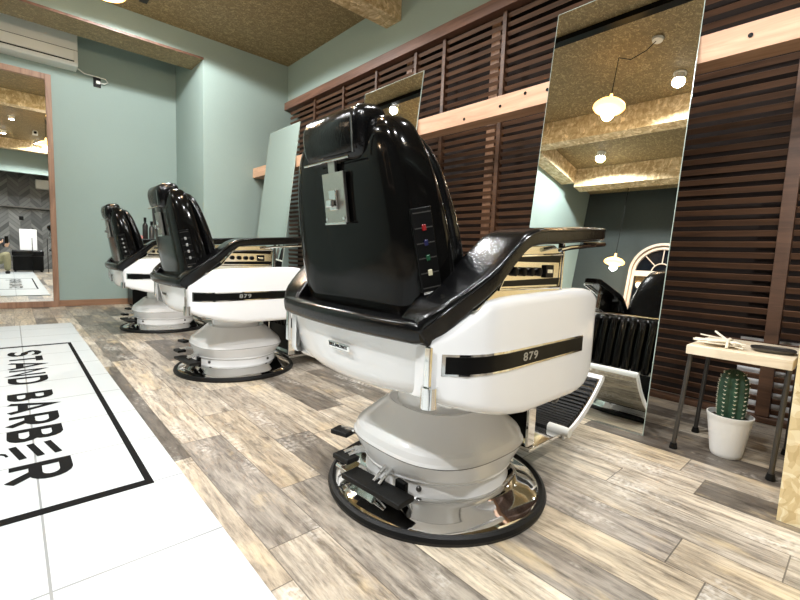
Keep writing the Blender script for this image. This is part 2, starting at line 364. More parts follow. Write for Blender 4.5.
def L_E(a, b):
    for v, w_ in ((.055, .24), (.37, .55), (.69, .86)): stroke([(0, v), (1, w_)], .021, a, b)
for fn, a, b_ in ((L_S, 3.75, 3.585), (L_T, 3.55, 3.41), (L_A, 3.40, 3.21), (L_N, 3.19, 3.05), (L_D, 3.01, 2.86),
                  (L_B, 2.69, 2.565), (L_A, 2.535, 2.375), (L_R, 2.335, 2.195), (L_B, 2.155, 2.025), (L_E, 1.985, 1.855), (L_R, 1.80, 1.66)): fn(a, b_)
# first stroke of the line of script that runs below the wordmark
lm.tube([(x, y, ZT+.0006) for x, y in [(-.085, 1.925), (-.065, 1.935), (-.050, 1.935), (-.040, 1.925), (-.035, 1.905)]], .004, 6)
o = lm.build('wordmark', 'ink', fp, smooth=False); o['label'] = 'black block lettering STAND BARBER read from the louver side'

# ------------------------------------------------------------------ louvered wall
posts = [-1.45, -.55, .31, 1.14, 1.975, 2.56, 2.90, 3.45, 4.01, 4.60, 5.22]
names_u = {1: 'at the right edge of the photo', 2: 'just right of the large mirror', 3: 'hidden behind the large mirror', 4: 'between large mirror and near chair',
           5: 'narrow one right of the middle mirror', 6: 'directly behind the middle mirror', 7: 'behind the near headrest', 8: 'left of the near headrest', 9: 'nearest the sage wall corner'}
def louver(y0, y1, z0, z1, wy, label, grp, wn=.034):
    e = empty('louver_screen', (2.72, (y0+y1)/2, z0), label=label, cat='louver panel', group=grp)
    e['category'] = 'louver panel'
    hy = (y1-y0)/2; h = z1-z0; b = MB(); n = int(h/(.0585 if z0 > 1 else .0535)); p = h/n
    for k in range(n):
        zc = p*(k+.5); mt = Matrix.Translation((0, 0, zc)) @ Matrix.Rotation(math.radians(-28), 4, 'Y')
        b.box(-.004, .004, -hy+wy*.5, hy-wn*.5, -.0142, .0142, mt)
    b.build('slats', 'louver', e, smooth=False)
    b = MB().box(-.022, .030, -hy-wy/2+.0005, -hy+wy/2-.0005, .001, h-.001); b.build('post', 'louver', e, smooth=False, bevel=.002)
    return e
for i in range(len(posts)-1):
    a, b_ = posts[i], posts[i+1]
    if i == 0: continue
    wl = .055 if i == 2 else .034
    louver(a, b_, 1.760, 2.519, .034, 'dark brown louver screen, upper tier, '+names_u[i], 'louver screens of the upper tier')
    louver(a, b_, .032, 1.758, wl, 'dark brown louver screen, lower tier, '+names_u[i], 'louver screens of the lower tier', .055 if i == 1 else .034)
tag(MB().box(2.655, 2.745, -.6, YF-.002, 2.521, 2.612).build('louver_top_rail', 'rail', smooth=False, bevel=.003), 'red brown wooden rail capping the louvered wall', 'rail')
tag(MB().box(2.69, 2.745, -.6, YF-.002, .001, .030).build('louver_bottom_rail', 'louver', smooth=False, bevel=.003), 'dark wooden rail on the floor under the louvers', 'rail')
lg = tag(MB().box(0, .125, -2.9, 2.957, 0, .113).build('pine_beam', 'pine', smooth=False, bevel=.002), 'pale pine beam in front of the louvers with the mirrors leaning on it', 'beam')
lg.location = (2.247, 2.3, 1.622)
for yy, zz in ((1.33, .07), (1.64, .05), (1.92, .03), (.44, .06), (1.47, .085)):
    MB().lathe([(.0001, 0), (.009, 0), (.009, .003), (.0001, .003)], (-.003, yy-2.3, zz), 12, 'x').build('knot_hole', 'black', lg)
# boards seen through the louvers
for y, z0_, z1_, wy, wz, mt, lab in ((.43, .07, 0, .30, .33, 'white', 'white board standing behind the louvers, right of the cactus'),):
    tag(MB().box(2.79, 2.80, .10, .44, .001, .40).build('white_board', 'white', smooth=False), lab, 'board')
tag(MB().box(2.80, 2.84, 2.08, 2.16, .001, 2.6).build('wooden_stud', 'base', smooth=False), 'pale upright stud behind the louvers left of the large mirror', 'stud')
tag(MB().box(2.80, 2.84, 3.05, 3.12, .001, 2.6).build('wooden_stud', 'base', smooth=False), 'pale upright stud behind the louvers above the middle mirror', 'stud')

# ------------------------------------------------------------------ leaning mirrors
tt = math.tan(math.radians(7)); Lm = 2.09
def lean_mirror(yc, label, skew=0.):
    e = empty('leaning_mirror', (2.025, yc, 0.), label=label, cat='mirror', group='frameless mirrors leaning on the pine beam')
    th = .006; ct, st = math.cos(math.radians(7)), math.sin(math.radians(7))
    R_ = Matrix.Rotation(math.radians(7), 4, 'Y')
    L = Lm/ct
    MB().box(.0, .0006, -.348, .348, .003, L-.003, R_).build('mirror_pane', 'mirror', e, smooth=False)
    MB().box(.0007, th, -.35, .35, 0.0008, L, R_).build('glass_edge', 'medge', e, smooth=False)
    return e
lean_mirror(.965, 'large frameless mirror leaning on the pine beam in front of the near chair')
lean_mirror(2.705, 'leaning mirror behind the near chair, its bright top corner showing beside the headrest')
lean_mirror(4.515, 'leaning mirror nearest the far wall, reflecting plain sage green')

# framed alcove mirror
e = empty('framed_mirror', (-.25, YA, 0), label='tall wood framed mirror standing against the alcove wall', cat='mirror')
MB().box(-.60, .598, -.022, -.021, .068, 2.50).build('mirror_pane', 'mirror', e, smooth=False)
b = MB(); b.box(.598, .650, -.045, -.001, .001, 2.56); b.box(-.65, -.598, -.045, -.001, .001, 2.56); b.box(-.598, .598, -.045, -.001, .001, .068); b.box(-.598, .598, -.045, -.001, 2.50, 2.56)
b.build('frame', 'frame', e, smooth=False, bevel=.003)

# ------------------------------------------------------------------ barber chair
def make_chair():
    e = empty('barber_chair', (CX, .945, 0), cat='barber chair', group='barber chairs in a row')
    # base plate
    bp = MB().lathe([(.0001, .012), (.328, .012), (.331, .020), (.322, .027), (.295, .034), (.262, .052), (.248, .060), (.0001, .060)], n=96).build('base_plate', 'chrome', e); bp['label'] = 'polished chrome disc'
    MB().lathe([(.329, .0005), (.350, .0005), (.353, .010), (.349, .021), (.340, .0265), (.3295, .0215)], n=96, caps=False).build('rubber_rim', 'rubber', bp)
    # white base cover
    rings = []
    spec = [(.236, .060, 2.), (.233, .085, 2.), (.233, .098, 2.), (.240, .1035, 2.), (.241, .107, 2.05), (.239, .112, 2.1), (.249, .145, 2.5), (.252, .160, 2.7), (.2535, .166, 2.8), (.2535, .171, 2.8), (.249, .178, 2.8), (.244, .195, 2.8), (.238, .204, 2.8), (.164, .272, 2.7), (.158, .277, 2.6), (.153, .2775, 2.5), (.148, .274, 2.3), (.14, .272, 2.)]
    for r, z, ex in spec:
        ring = []
        for k in range(96):
            a = 2*PI*(k+.5)/96
            rr = r*((abs(math.cos(a))**ex+abs(math.sin(a))**ex)**(-1/ex))
            ring.append(Vector((rr*math.cos(a), rr*math.sin(a), z)))
        rings.append(ring)
    bc = MB().loft(rings).build('base_cover', 'white', e, ang=14)
    for zz, rv, ex in ((.1685, .2538, 2.8), (.1015, .2365, 2.)):
        pts = []
        for k in range(96):
            a = 2*PI*k/96; q = rv*((abs(math.cos(a))**ex+abs(math.sin(a))**ex)**(-1/ex)); pts.append((q*math.cos(a), q*math.sin(a), zz))
        MB().tube(pts, .0009, 6, True).build('seam', 'metal', bc)
    def on(a, z, r): return (r*math.cos(a), r*math.sin(a), z)
    for a in (-1.05, -2.6, .6):
        MB().lathe([(.0001, 0), (.008, 0), (.008, .005), (.005, .008), (.0001, .008)], (0, 0, 0), 14, 'x').build('bolt', 'metal', bc).matrix_local = Matrix.Translation(on(a, .083, .2330)) @ Matrix.Rotation(a, 4, 'Z')
    MB().box(-.002, .004, -.011, .011, -.006, .006).build('slot', 'black', bc, bevel=.001).matrix_local = Matrix.Translation(on(-.62, .152, .267)) @ Matrix.Rotation(-.75, 4, 'Z')
    MB().lathe([(.138, .270), (.138, .32), (.134, .325), (.132, .40)], n=48).build('column', 'white', e)
    # side panels
    zh = [(-.375, .560), (-.348, .580), (-.263, .649), (-.2, .657), (.053, .667), (.182, .669), (.225, .663), (.248, .648), (.258, .628), (.262, .605)]
    zl = [(-.375, .428), (-.30, .402), (-.211, .378), (-.116, .361), (.162, .363), (.20, .370), (.229, .385), (.246, .415), (.256, .48), (.262, .57)]
    yo = [(-.375, .300), (-.36, .325), (-.34, .345), (-.31, .368), (-.27, .386), (-.2, .394), (.2, .394), (.262, .388)]
    def side(sg):
        xs = [-.375, -.368, -.36, -.35, -.34, -.32, -.30, -.28, -.263, -.24, -.21, -.16, -.10, 0, .08, .15, .182, .205, .222, .236, .248, .255, .260, .262]
        ds = [0, .003, .008, .015, .024]
        rows = []
        for x in xs:
            a, c = lerp(zl, x), lerp(zh, x); h = c-a
            zz = [a+d for d in ds]+[a+.024+(h-.048)*t for t in (.2, .4, .6, .8)]+[c-d for d in reversed(ds)]
            if h < .06: zz = [a+h*t/13 for t in range(14)]
            col = []
            for z in zz:
                d = min(z-a, c-z, (.262-x)*1.0); r = .020; d = max(0, min(r, d)); q = 1-d/r
                col.append(Vector((x+max(0, x-.17)*.16, sg*(lerp(yo, x)-.016*(1-math.sqrt(max(0, 1-q*q)))), z)))
            rows.append(col)
        n = len(rows[0]); b = MB(); v = [p for r_ in rows for p in r_]; f = [(i*n+j, i*n+j+1, (i+1)*n+j+1, (i+1)*n+j) for i in range(len(rows)-1) for j in range(n-1)]
        o_ = len(v); v += [Vector((p.x, p.y-sg*.028, p.z)) for p in v]
        f += [tuple(o_+q for q in reversed(t)) for t in f]
        R0 = len(rows)
        ed = [(i*n, (i+1)*n) for i in range(R0-1)]+[((i+1)*n+n-1, i*n+n-1) for i in range(R0-1)]+[(j+1, j) for j in range(n-1)]+[((R0-1)*n+j, (R0-1)*n+j+1) for j in range(n-1)]
        f += [(a_, b_, b_+o_, a_+o_) for a_, b_ in ed]
        p = b.add(v, f).build('side_panel', 'white', e, ang=60)
        # black trim strip with chrome edge and number
        def ribbon(xa, xb, za0, za1, zb0, zb1, off, th):
            N = 24; rr = []
            for k in range(N+1):
                x = xa+(xb-xa)*k/N; t = k/N; y = lerp(yo, x)
                lo, hi = za0+(zb0-za0)*t, za1+(zb1-za1)*t
                rr.append([Vector((x, sg*(y+off-th), lo)), Vector((x, sg*(y+off), lo)), Vector((x, sg*(y+off), hi)), Vector((x, sg*(y+off-th), hi))])
            return MB().loft(rr)
        q = ribbon(-.3535, .1775, .4835, .5320, .4905, .5360, .0015, .003).build('strip_edge', 'chrome', p)
        q = ribbon(-.348, .172, .4885, .5265, .4955, .5305, .003, .003).build('trim_strip', 'black', p); q['label'] = 'black strip with number 879'
        for s_ in (-.335, .155):
            pass
        me = text_mesh('d', '879', .030, None, None, None, depth=.0004, offset=.0006, spacing=1.15)
        a_, c_, d_, g_ = bbox(me); vs = []
        for v_ in me.vertices:
            x = (v_.co.x-a_)/(c_-a_); z = (v_.co.y-d_)/(g_-d_)
            X_ = (-.135+.065*x) if sg < 0 else (-.07-.065*x)
            vs.append((X_, sg*(lerp(yo, -.1)+.0034+(v_.co.z+.0004)*.5), .5005+.021*z))
        MB().add(vs, [tuple(pp.vertices) for pp in me.polygons]).build('number', 'silver', p, smooth=False)
        return p
    side(-1); side(1)
    # rear panel
    rows = []
    for k in range(25):
        y = -.300+.600*k/24; q = 1-(y/.300)**2
        top, bot = .556, .428-.024*(q**.6 if q > 0 else 0)
        col = []
        for t in (0, .05, .12, .25, .4, .55, .7, .85, 1):
            z = bot+(top-bot)*t
            col.append(Vector((-.374-.030*q+.030*(1-t)+.012*max(0, .12-t)/.12, y*(1-.07*(1-t)), z)))
        rows.append(col)
    n = 9; v = [p for r_ in rows for p in r_]; f = [(i*n+j, i*n+j+1, (i+1)*n+j+1, (i+1)*n+j) for i in range(24) for j in range(8)]
    o_ = len(v); v += [Vector((p.x+.02, p.y*.98, p.z)) for p in v]; f += [tuple(o_+q for q in reversed(t)) for t in f]
    f += [(a_, b_, b_+o_, a_+o_) for a_, b_ in [(i*n, (i+1)*n) for i in range(24)]+[((i+1)*n+8, i*n+8) for i in range(24)]]
    rp = MB().add(v, f).build('rear_panel', 'white', e, ang=60)
    bd = MB().box(-.0045, .002, -.048, .048, -.0085, .0085).build('badge', ['chrome'], rp, bevel=.002); bd.matrix_local = Matrix.Translation((-.4, -.008, .497)) @ Matrix.Rotation(math.radians(-12), 4, 'Y')
    bd['label'] = 'small chrome maker badge'
    me = text_mesh('d', 'BELMONT', .02, None, None, None, depth=.0003, offset=.0004, spacing=1.1)
    a_, c_, d_, g_ = bbox(me); MMs = Matrix.Translation((-.4055, -.008, .4975)) @ Matrix.Rotation(math.radians(-12), 4, 'Y')
    MB().add([MMs @ Vector((-v_.co.z, .042-.084*(v_.co.x-a_)/(c_-a_), -.005+.010*(v_.co.y-d_)/(g_-d_))) for v_ in me.vertices], [tuple(pp.vertices) for pp in me.polygons]).build('badge_lettering', 'black', rp, smooth=False)
    # rear corner trims
    for sg in (-1, 1):
        b = MB(); b.box(-.384, -.374, sg*.316-.008, sg*.316+.008, .455, .548); 
        b.build('corner_trim', 'chrome', e, bevel=.002)
        if sg < 0: b = MB().lathe([(.013, .004), (.016, .004), (.016, 0), (.019, 0), (.019, .047), (.015, .047), (.015, .035), (.0001, .035)], (-.372, sg*.316, .412), 24, 'z').build('hinge_socket', 'chrome', e)
    # underside
    MB().box(-.33, .215, -.34, .34, .398, .45).build('seat_frame', 'white', e, bevel=.02, seg=3)
    # seat cushion and calf pad
    b = MB(); rr = []
    for x, s_ in ((-.20, .8), (-.19, 1), (.20, 1), (.245, .98), (.275, .9), (.285, .7)):
        rr.append(sell((x, 0, .53), (0, .275, 0), (0, 0, .082*s_), 40, 5))
    MB().loft(rr).build('seat_cushion', 'vinyl', e)
    b = MB()
    for k in range(10):
        yc = -.252+.056*k
        rr = []
        for z, s_, dx in ((.272, .3, 0), (.280, .8, 0), (.30, 1, 0), (.42, 1, -.004), (.53, 1, -.012), (.575, 1, -.022), (.598, .8, -.03), (.606, .3, -.035)):
            rr.append(sell((.295+dx, yc, z), (.034*s_, 0, 0), (0, .0278*max(s_, .6), 0), 16, 2.2))
        b.loft(rr)
    cp = b.build('calf_pad', 'vinyl', e)
    cp['label'] = 'pad of upright rolls'
    b = MB().tube([(.285, -.28, .60), (.29, -.28, .615), (.29, .28, .615), (.285, .28, .60)], .006, 8); b.build('piping', 'chrome', cp)
    # arm rests
    for sg in (-1, 1):
        st = [(-.352, .545, -.400, .598, .232, .312), (-.325, .588, -.372, .635, .240, .345), (-.245, .674, -.282, .707, .262, .390), (-.184, .738, -.212, .768, .275, .402), (-.146, .768, -.165, .803, .280, .406), (-.095, .779, -.108, .820, .283, .408), (-.02, .785, -.02, .828, .285, .408), (.12, .797, .12, .839, .288, .408), (.235, .808, .235, .846, .290, .406)]
        st = cat(st, 4); rr = []
        def ring(s_, k=1., dx=0., dz=0.):
            lo = Vector((s_[0]+dx, 0, s_[1]+dz)); up = Vector((s_[2]+dx, 0, s_[3]+dz)); c = (lo+up)/2; yc = (s_[4]+s_[5])/2
            return sell((c.x, sg*yc, c.z), (0, (s_[5]-s_[4])/2*k, 0), (up-lo)/2*k, 36, 6)
        rr = [ring(st[0], .8, -.010, -.012), ring(st[0], .95, -.006, -.008)]+[ring(s_) for s_ in st]+[ring(st[-1], .96, .012, .0012), ring(st[-1], .8, .020, .002)]
        ar = MB().loft(rr).build('armrest', 'vinyl', e, ang=60)
        MB().tube([(s_[0]*.2+s_[2]*.8, sg*(s_[5]+.0005), s_[1]*.2+s_[3]*.8) for s_ in st], .003, 6).build('piping', 'vinyl', ar)
        MB().tube([(.00, sg*.398, .772), (.05, sg*.398, .780), (.262, sg*.396, .799), (.275, sg*.38, .801), (.275, sg*.33, .801)], .006, 10).build('pull_rod', 'chrome', ar)
        # control panel
        y = .372
        b = MB(); P = [(-.300, .628), (-.225, .672), (-.158, .752), (-.13, .775), (.02, .785), (.066, .765), (.060, .660)]
        b.add([Vector((x, sg*(y-.02), z)) for x, z in P]+[Vector((x, sg*y, z)) for x, z in P], [tuple(range(7)), tuple(range(13, 6, -1))]+[(i, (i+1) % 7, 7+(i+1) % 7, 7+i) for i in range(7)])
        cpn = b.build('control_panel', 'panelm', e, bevel=.002); cpn['label'] = 'chrome control panel with knobs under the armrest'
        fr = [(-.222, .673), (-.160, .751), (.060, .763), (.055, .674)]
        MB().tube([(x, sg*(y+.003), z) for x, z in fr], .0032, 8, True).build('panel_frame', 'chrome', cpn)
        b = MB()
        for za, zb in ((.738, .752), (.680, .693)):
            xa = -.222+(za-.673)*.795+.006; xb = -.222+(zb-.673)*.795+.004
            b.add([(xa, sg*(y+.0003), za), (xb, sg*(y+.0003), zb), (.054, sg*(y+.0003), zb+.007), (.050, sg*(y+.0003), za+.002), (xa, sg*(y+.002), za), (xb, sg*(y+.002), zb), (.054, sg*(y+.002), zb+.007), (.050, sg*(y+.002), za+.002)], [(0, 1, 2, 3), (7, 6, 5, 4), (0, 1, 5, 4), (1, 2, 6, 5), (2, 3, 7, 6), (3, 0, 4, 7)])
        b.build('label_strip', 'black', cpn, smooth=False)
        for x in (-.165, -.128, -.092, -.058):
            b = MB().lathe([(.0001, 0), (.011, 0), (.011, .008), (.008, .010), (.0001, .010)], n=20, axis='y'); o = b.build('knob', 'black', cpn); o.matrix_local = Matrix.Translation((x, sg*(y+.0003), .715)) @ (Matrix.Identity(4) if sg > 0 else Matrix.Rotation(PI, 4, 'Z'))
        MB().box(-.028, .012, sg*y-.007, sg*y+.007, .700, .733).build('lever', 'black', cpn, bevel=.002)
        MB().box(-.022, .004, sg*y-.0085, sg*y+.0085, .712, .722).build('lever_plate', 'chrome', cpn, bevel=.001)
        MB().box(.075, .085, sg*.36-.008, sg*.36+.008, .655, .80).build('arm_post', 'chrome', e, bevel=.002)
    # rear bumper pad
    rr = []
    K = 28
    for k in range(K+1):
        t = -1+2*k/K; y = .305*t; q = 1-t*t
        s_ = .82 if abs(t) > .999 else 1
        rr.append(sell((-.368-.030*q, y, .576), (.040*s_, 0, 0), (-.004*s_, 0, .0285*s_), 28, 3.2))
    bm_ = MB().loft(rr).build('rear_bumper', 'vinyl', e)
    # backrest shell
    spec = [(.585, -.362, -.215, .262), (.60, -.368, -.215, .268), (.65, -.374, -.228, .280), (.72, -.386, -.248, .286), (.80, -.399, -.268, .281), (.88, -.412, -.288, .268), (.94, -.420, -.304, .252), (.985, -.424, -.317, .236), (1.02, -.422, -.327, .218), (1.045, -.412, -.335, .198), (1.060, -.400, -.345, .172), (1.068, -.388, -.356, .135)]
    rr = []
    for z, xr_, xf, hw in cat(spec, 3):
        cxm, a = (xr_+xf)/2, (xf-xr_)/2
        ring = []
        for p in sell((cxm, 0, z), (a, 0, 0), (0, hw, 0), 72, 6.):
            t = (p.x-xr_)/(xf-xr_); kk = .86+.14*min(1, t/.55)
            ring.append(Vector((p.x, p.y*kk, p.z+.014*max(0, t-.3)*0)))
        rr.append(ring)
    br = MB().loft(rr).build('backrest', 'shell', e, ang=60)
    # front cushion
    spec = [(.60, -.225, -.165, .235), (.66, -.232, -.165, .255), (.74, -.255, -.195, .262), (.84, -.280, -.225, .255), (.94, -.306, -.258, .232), (1.0, -.322, -.282, .205), (1.04, -.335, -.305, .165), (1.055, -.342, -.322, .11)]
    rr = [sell(((a_+b_)/2, 0, z), ((b_-a_)/2+.012, 0, 0), (0, hw, 0), 48, 3.2) for z, a_, b_, hw in cat(spec, 3)]
    MB().loft(rr).build('back_cushion', 'vinyl', e, ang=60)
    # head rest
    rr = []
    for y, s_ in ((-.126, .45), (-.123, .72), (-.114, .9), (-.100, 1), (.100, 1), (.114, .9), (.123, .72), (.126, .45)):
        ring = []
        for p in sell((-.398, y, 1.028), (.056*s_, 0, 0), (-.008*s_, 0, .068*s_), 36, 3.):
            ring.append(p+Vector((.0, 0, .012*((p.x+.398)/.056)*(1 if p.z > 1.028 else 0))))
        rr.append(ring)
    hr = MB().loft(rr).build('headrest', 'vinyl', e, ang=60)
    MB().tube([(-.452, -.10, .965), (-.452, .10, .965)], .0028, 8).build('piping', 'chrome', hr)
    MB().tube([(-.452, -.116, .972), (-.46, -.116, 1.05)], .0026, 8).build('piping', 'chrome', hr)
    T = Matrix.Translation((-.421, -.006, .880)) @ Matrix.Rotation(math.radians(-8.5), 4, 'Y')
    b = MB(); b.box(-.006, .004, -.047, .047, -.062, .062, T); b.box(-.005, .004, -.013, .017, .062, .090, T)
    br2 = b.build('headrest_bracket', 'brushed', e, bevel=.0015)
    br2['label'] = 'brushed metal slide plate of the headrest'
    b = MB(); b.box(-.013, -.0062, -.018, .014, -.030, .020, T); b.build('switch', 'chrome', br2, bevel=.002)
    b = MB(); b.box(-.024, -.0135, -.015, .011, -.026, -.006, T @ Matrix.Rotation(.15, 4, 'Y')); b.build('switch_lever', 'chrome', br2, bevel=.003)
    for y in (-.038, .038): MB().lathe([(.0001, 0), (.0045, 0), (.0045, .003), (.0001, .003)], (-.0095, y, -.052), 10, 'x').build('screw', 'chrome', br2).matrix_local = T
    MB().box(-.010, -.0062, -.047, .047, -.066, -.060, T).build('plate_lip', 'chrome', br2, bevel=.001)
    # side button strip
    def sidex(z): return lerp([(.66, -.335), (.85, -.378)], z)
    for sg in (-1,):
        rr = []
        A = Vector((-.332, sg*.272, .664)); B = Vector((-.372, sg*.262, .848)); ax = (B-A).normalized(); L = (B-A).length
        nrm = Vector((-.42, sg*.907, 0)); nrm = (nrm-ax*nrm.dot(ax)).normalized(); wv = ax.cross(nrm).normalized()
        T = Matrix(((wv.x, nrm.x, ax.x, A.x), (wv.y, nrm.y, ax.y, A.y), (wv.z, nrm.z, ax.z, A.z), (0, 0, 0, 1)))
        sp_ = MB().box(-.024, .024, -.012, .004, 0, L, T).build('button_strip', 'black', e, bevel=.002)
        sp_['label'] = 'strip of coloured buttons on the side of the backrest'
        b = MB()
        for k in range(6): b.box(-.021, .021, .004, .0055, .010+k*.0335-.0012, .010+k*.0335+.0012, T)
        b.build('divider', 'metal', sp_, smooth=False)
        for k, cn in enumerate(('cream', 'greenb', 'blue', 'red')):
            zc = .010+.0335*(k+.5)+.017
            o = MB().box(-.005, .005, .004, .009, zc-.007, zc+.007, T).build('button', cn, sp_, bevel=.002); o['label'] = {'cream': 'cream', 'greenb': 'green', 'blue': 'dark blue', 'red': 'red'}[cn]+' button'
        MB().box(-.022, .022, .004, .008, -.004, .002, T).build('strip_lip', 'chrome', sp_, bevel=.001)
    # foot rest
    for sg in (-1, 1):
        b = MB().tube([(.20, sg*.200, .40), (.262, sg*.200, .36), (.268, sg*.200, .105)], .010, 10)
        b = MB().box(.262, .306, sg*.19-.006, sg*.19+.006, .098, .372).build('footrest_strut', 'chrome', e, bevel=.003)
    b = MB().box(.30, .318, -.165, .165, .11, .270); b.build('footrest_backing', 'black', e, bevel=.002)
    ft = MB().box(.262, .50, -.205, .205, .084, .097).build('footrest', 'chrome', e, bevel=.003)
    prof = [(.490, .086), (.54, .094), (.60, .115), (.66, .146), (.73, .192), (.80, .252)]
    prof = cat(prof, 4); rr = []
    for i, (x, z) in enumerate(prof):
        j = min(i+1, len(prof)-1); i0 = max(i-1, 0); t = Vector((prof[j][0]-prof[i0][0], 0, prof[j][1]-prof[i0][1])).normalized(); nn = Vector((-t.z, 0, t.x))
        p = Vector((x, 0, z)); rr.append([p+Vector((0, -.205, 0))-nn*.013, p+Vector((0, .205, 0))-nn*.013, p+Vector((0, .205, 0))+nn*.009, p+Vector((0, -.205, 0))+nn*.009])
    fb = MB().loft(rr).build('foot_plate', 'chrome', ft, ang=50)
    for sg in (-1, 1):
        r2 = []
        for ring_ in rr:
            p = ring_[0] if sg < 0 else ring_[1]; q = ring_[3] if sg < 0 else ring_[2]
            r2.append([p, q, q+Vector((0, sg*.008, 0)), p+Vector((0, sg*.008, 0))])
        MB().loft(r2).build('side_trim', 'white', ft, ang=50)
    b = MB()
    for i in range(1, len(prof)-1):
        t = Vector((prof[i+1][0]-prof[i-1][0], 0, prof[i+1][1]-prof[i-1][1])).normalized(); nn = Vector((-t.z, 0, t.x)); p = Vector((prof[i][0], 0, prof[i][1]))+nn*.013
        T = Matrix(((t.x, 0, nn.x, p.x), (0, 1, 0, 0), (t.z, 0, nn.z, p.z), (0, 0, 0, 1)))
        b.box(-.0055, .0055, -.198, .198, -.004, .005, T)
    b.build('tread', 'rubber', ft, smooth=False)
    MB().tube([(.806, -.212, .256), (.806, .212, .256)], .015, 12).build('toe_trim', 'white', ft)
    MB().tube([(.492, -.235, .105), (.492, -.15, .105)], .018, 16).build('hinge_roller', 'plastic', ft)
    # pedals
    def pedal(c, hx, hy, rz, root):
        T = Matrix.Translation(c) @ Matrix.Rotation(rz, 4, 'Z')
        pd = MB().box(-hx, hx, -hy, hy, -.008, .008, T).build('pedal', 'rubber', e, bevel=.004)
        for d in (-.012, .012):
            MB().tube([(root[0], root[1]+d, root[2]), ((root[0]+c[0])/2, (root[1]+c[1])/2+d, (root[2]+c[2])/2+.015), (c[0], c[1]+d, c[2]+.010)], .006, 8).build('lever', 'chrome', pd)
    pedal((-.250, .190, .160), .024, .034, .3, (-.19, .15, .135))
    pedal((-.300, .100, .122), .024, .036, .1, (-.21, .095, .12))
    pedal((-.300, -.050, .092), .032, .115, .10, (-.19, -.02, .125))
    b = MB(); b.box(-.30, -.235, -.02, .13, .056, .078); b.tube([(-.29, -.06, .07), (-.29, .16, .07)], .008, 8); b.build('pedal_bracket', 'chrome', e, bevel=.003)
    MB().box(-.262, -.246, -.125, -.085, .062, .118).build('pedal_stop', 'black', e, bevel=.003)
    return e
ch1 = make_chair(); ch1['label'] = 'nearest barber chair, black and white, large in front of the leaning mirror'
ch2 = copy_tree(ch1); ch2.location = (1.035, 2.665, 0); ch2['label'] = 'middle barber chair of the row, just beyond the large near one'
ch3 = copy_tree(ch1); ch3.location = (1.04, 4.38, 0); ch3['label'] = 'farthest barber chair, next to the sage green alcove'
for c_ in (ch2, ch3):
    for sp_ in kids(c_):
        if sp_.name.startswith('button_strip'):
            for bt in kids(sp_):
                if bt.name.split('.')[0] == 'button':
                    bt.data = bt.data.copy(); bt.data.materials[0] = M['silver']; bt['label'] = 'silver button'
    for k in kids(c_):  # the two farther seats sit a little lower on their columns
        if k.name.split('.')[0] not in ('base_plate', 'base_cover', 'column', 'pedal', 'pedal_bracket', 'pedal_stop'): k.location.z -= .018

for k in kids(ch1):
    if k.name.split('.')[0] in ('base_plate', 'base_cover', 'column', 'pedal', 'pedal_bracket', 'pedal_stop'): k.location.y -= .012
    if k.name == 'base_plate': k.scale = (1.015, 1.015, 1)
# ------------------------------------------------------------------ side table and what stands on it
t = empty('side_table', (2.14, .335, 0), label='small side table with pale wood top and thin dark metal legs', cat='side table')
MB().box(-.180, .185, -.175, .139, .405, .440).build('tabletop', 'paletop', t, smooth=False, bevel=.002)
t.children
for lx, ly, tx, ty in ((-.144, .155, -.150, .128), (-.159, -.154, -.155, -.165), (.139, .146, .150, .128), (.167, -.159, .155, -.165)):
    lg_ = MB().tube([(lx, ly, .022), (tx, ty, .404)], .0085, 12).build('leg', 'metal', t)
    MB().lathe([(.0001, .0005), (.015, .0005), (.015, .006), (.011, .024), (.0001, .024)], (lx, ly, 0), 16).build('foot_cap', 'rubber', lg_)
b = MB(); rnd = random.Random(3)
tw = empty('twig_bundle', (2.05, .375, .440), label='bundle of bleached white twigs tied together on the side table', cat='twig bundle')
for k in range(34):
    y0_ = rnd.uniform(-.075, -.02); y1_ = rnd.uniform(.03, .095); x_ = rnd.uniform(-.055, .055); z_ = rnd.uniform(.005, .018)
    b.tube([(x_+rnd.uniform(-.03, .03), y0_, z_+rnd.uniform(0, .01)), (x_*.5, -.02, .012+rnd.uniform(0, .016)), (x_+rnd.uniform(-.03, .03), y1_, z_+rnd.uniform(0, .012))], rnd.uniform(.0022, .004), 6)
b.build('twigs', 'twig', tw)
MB().tube([(-.045, -.02, .004), (-.04, -.02, .026), (0, -.02, .034), (.04, -.02, .026), (.045, -.02, .004)], .005, 8).build('tie', 'twig', tw)
MB().tube([(-.03, -.02, .030), (-.02, .01, .048), (.01, .03, .055)], .004, 6).build('loose_end', 'twig', tw)
rr = [sell((0, 0, z), (.058*s_, 0, 0), (0, .066*s_, 0), 40, 3.) for z, s_ in ((.0005, .80), (.003, .88), (.011, 1.), (.014, 1.0), (.0145, .97), (.010, .88), (.009, .3))]
d = MB().loft(rr).build('tray', 'metal'); d.location = (2.10, .232, .440); d.rotation_euler.z = .15
tag(d, 'flat dark oval tray on the right end of the side table', 'tray')

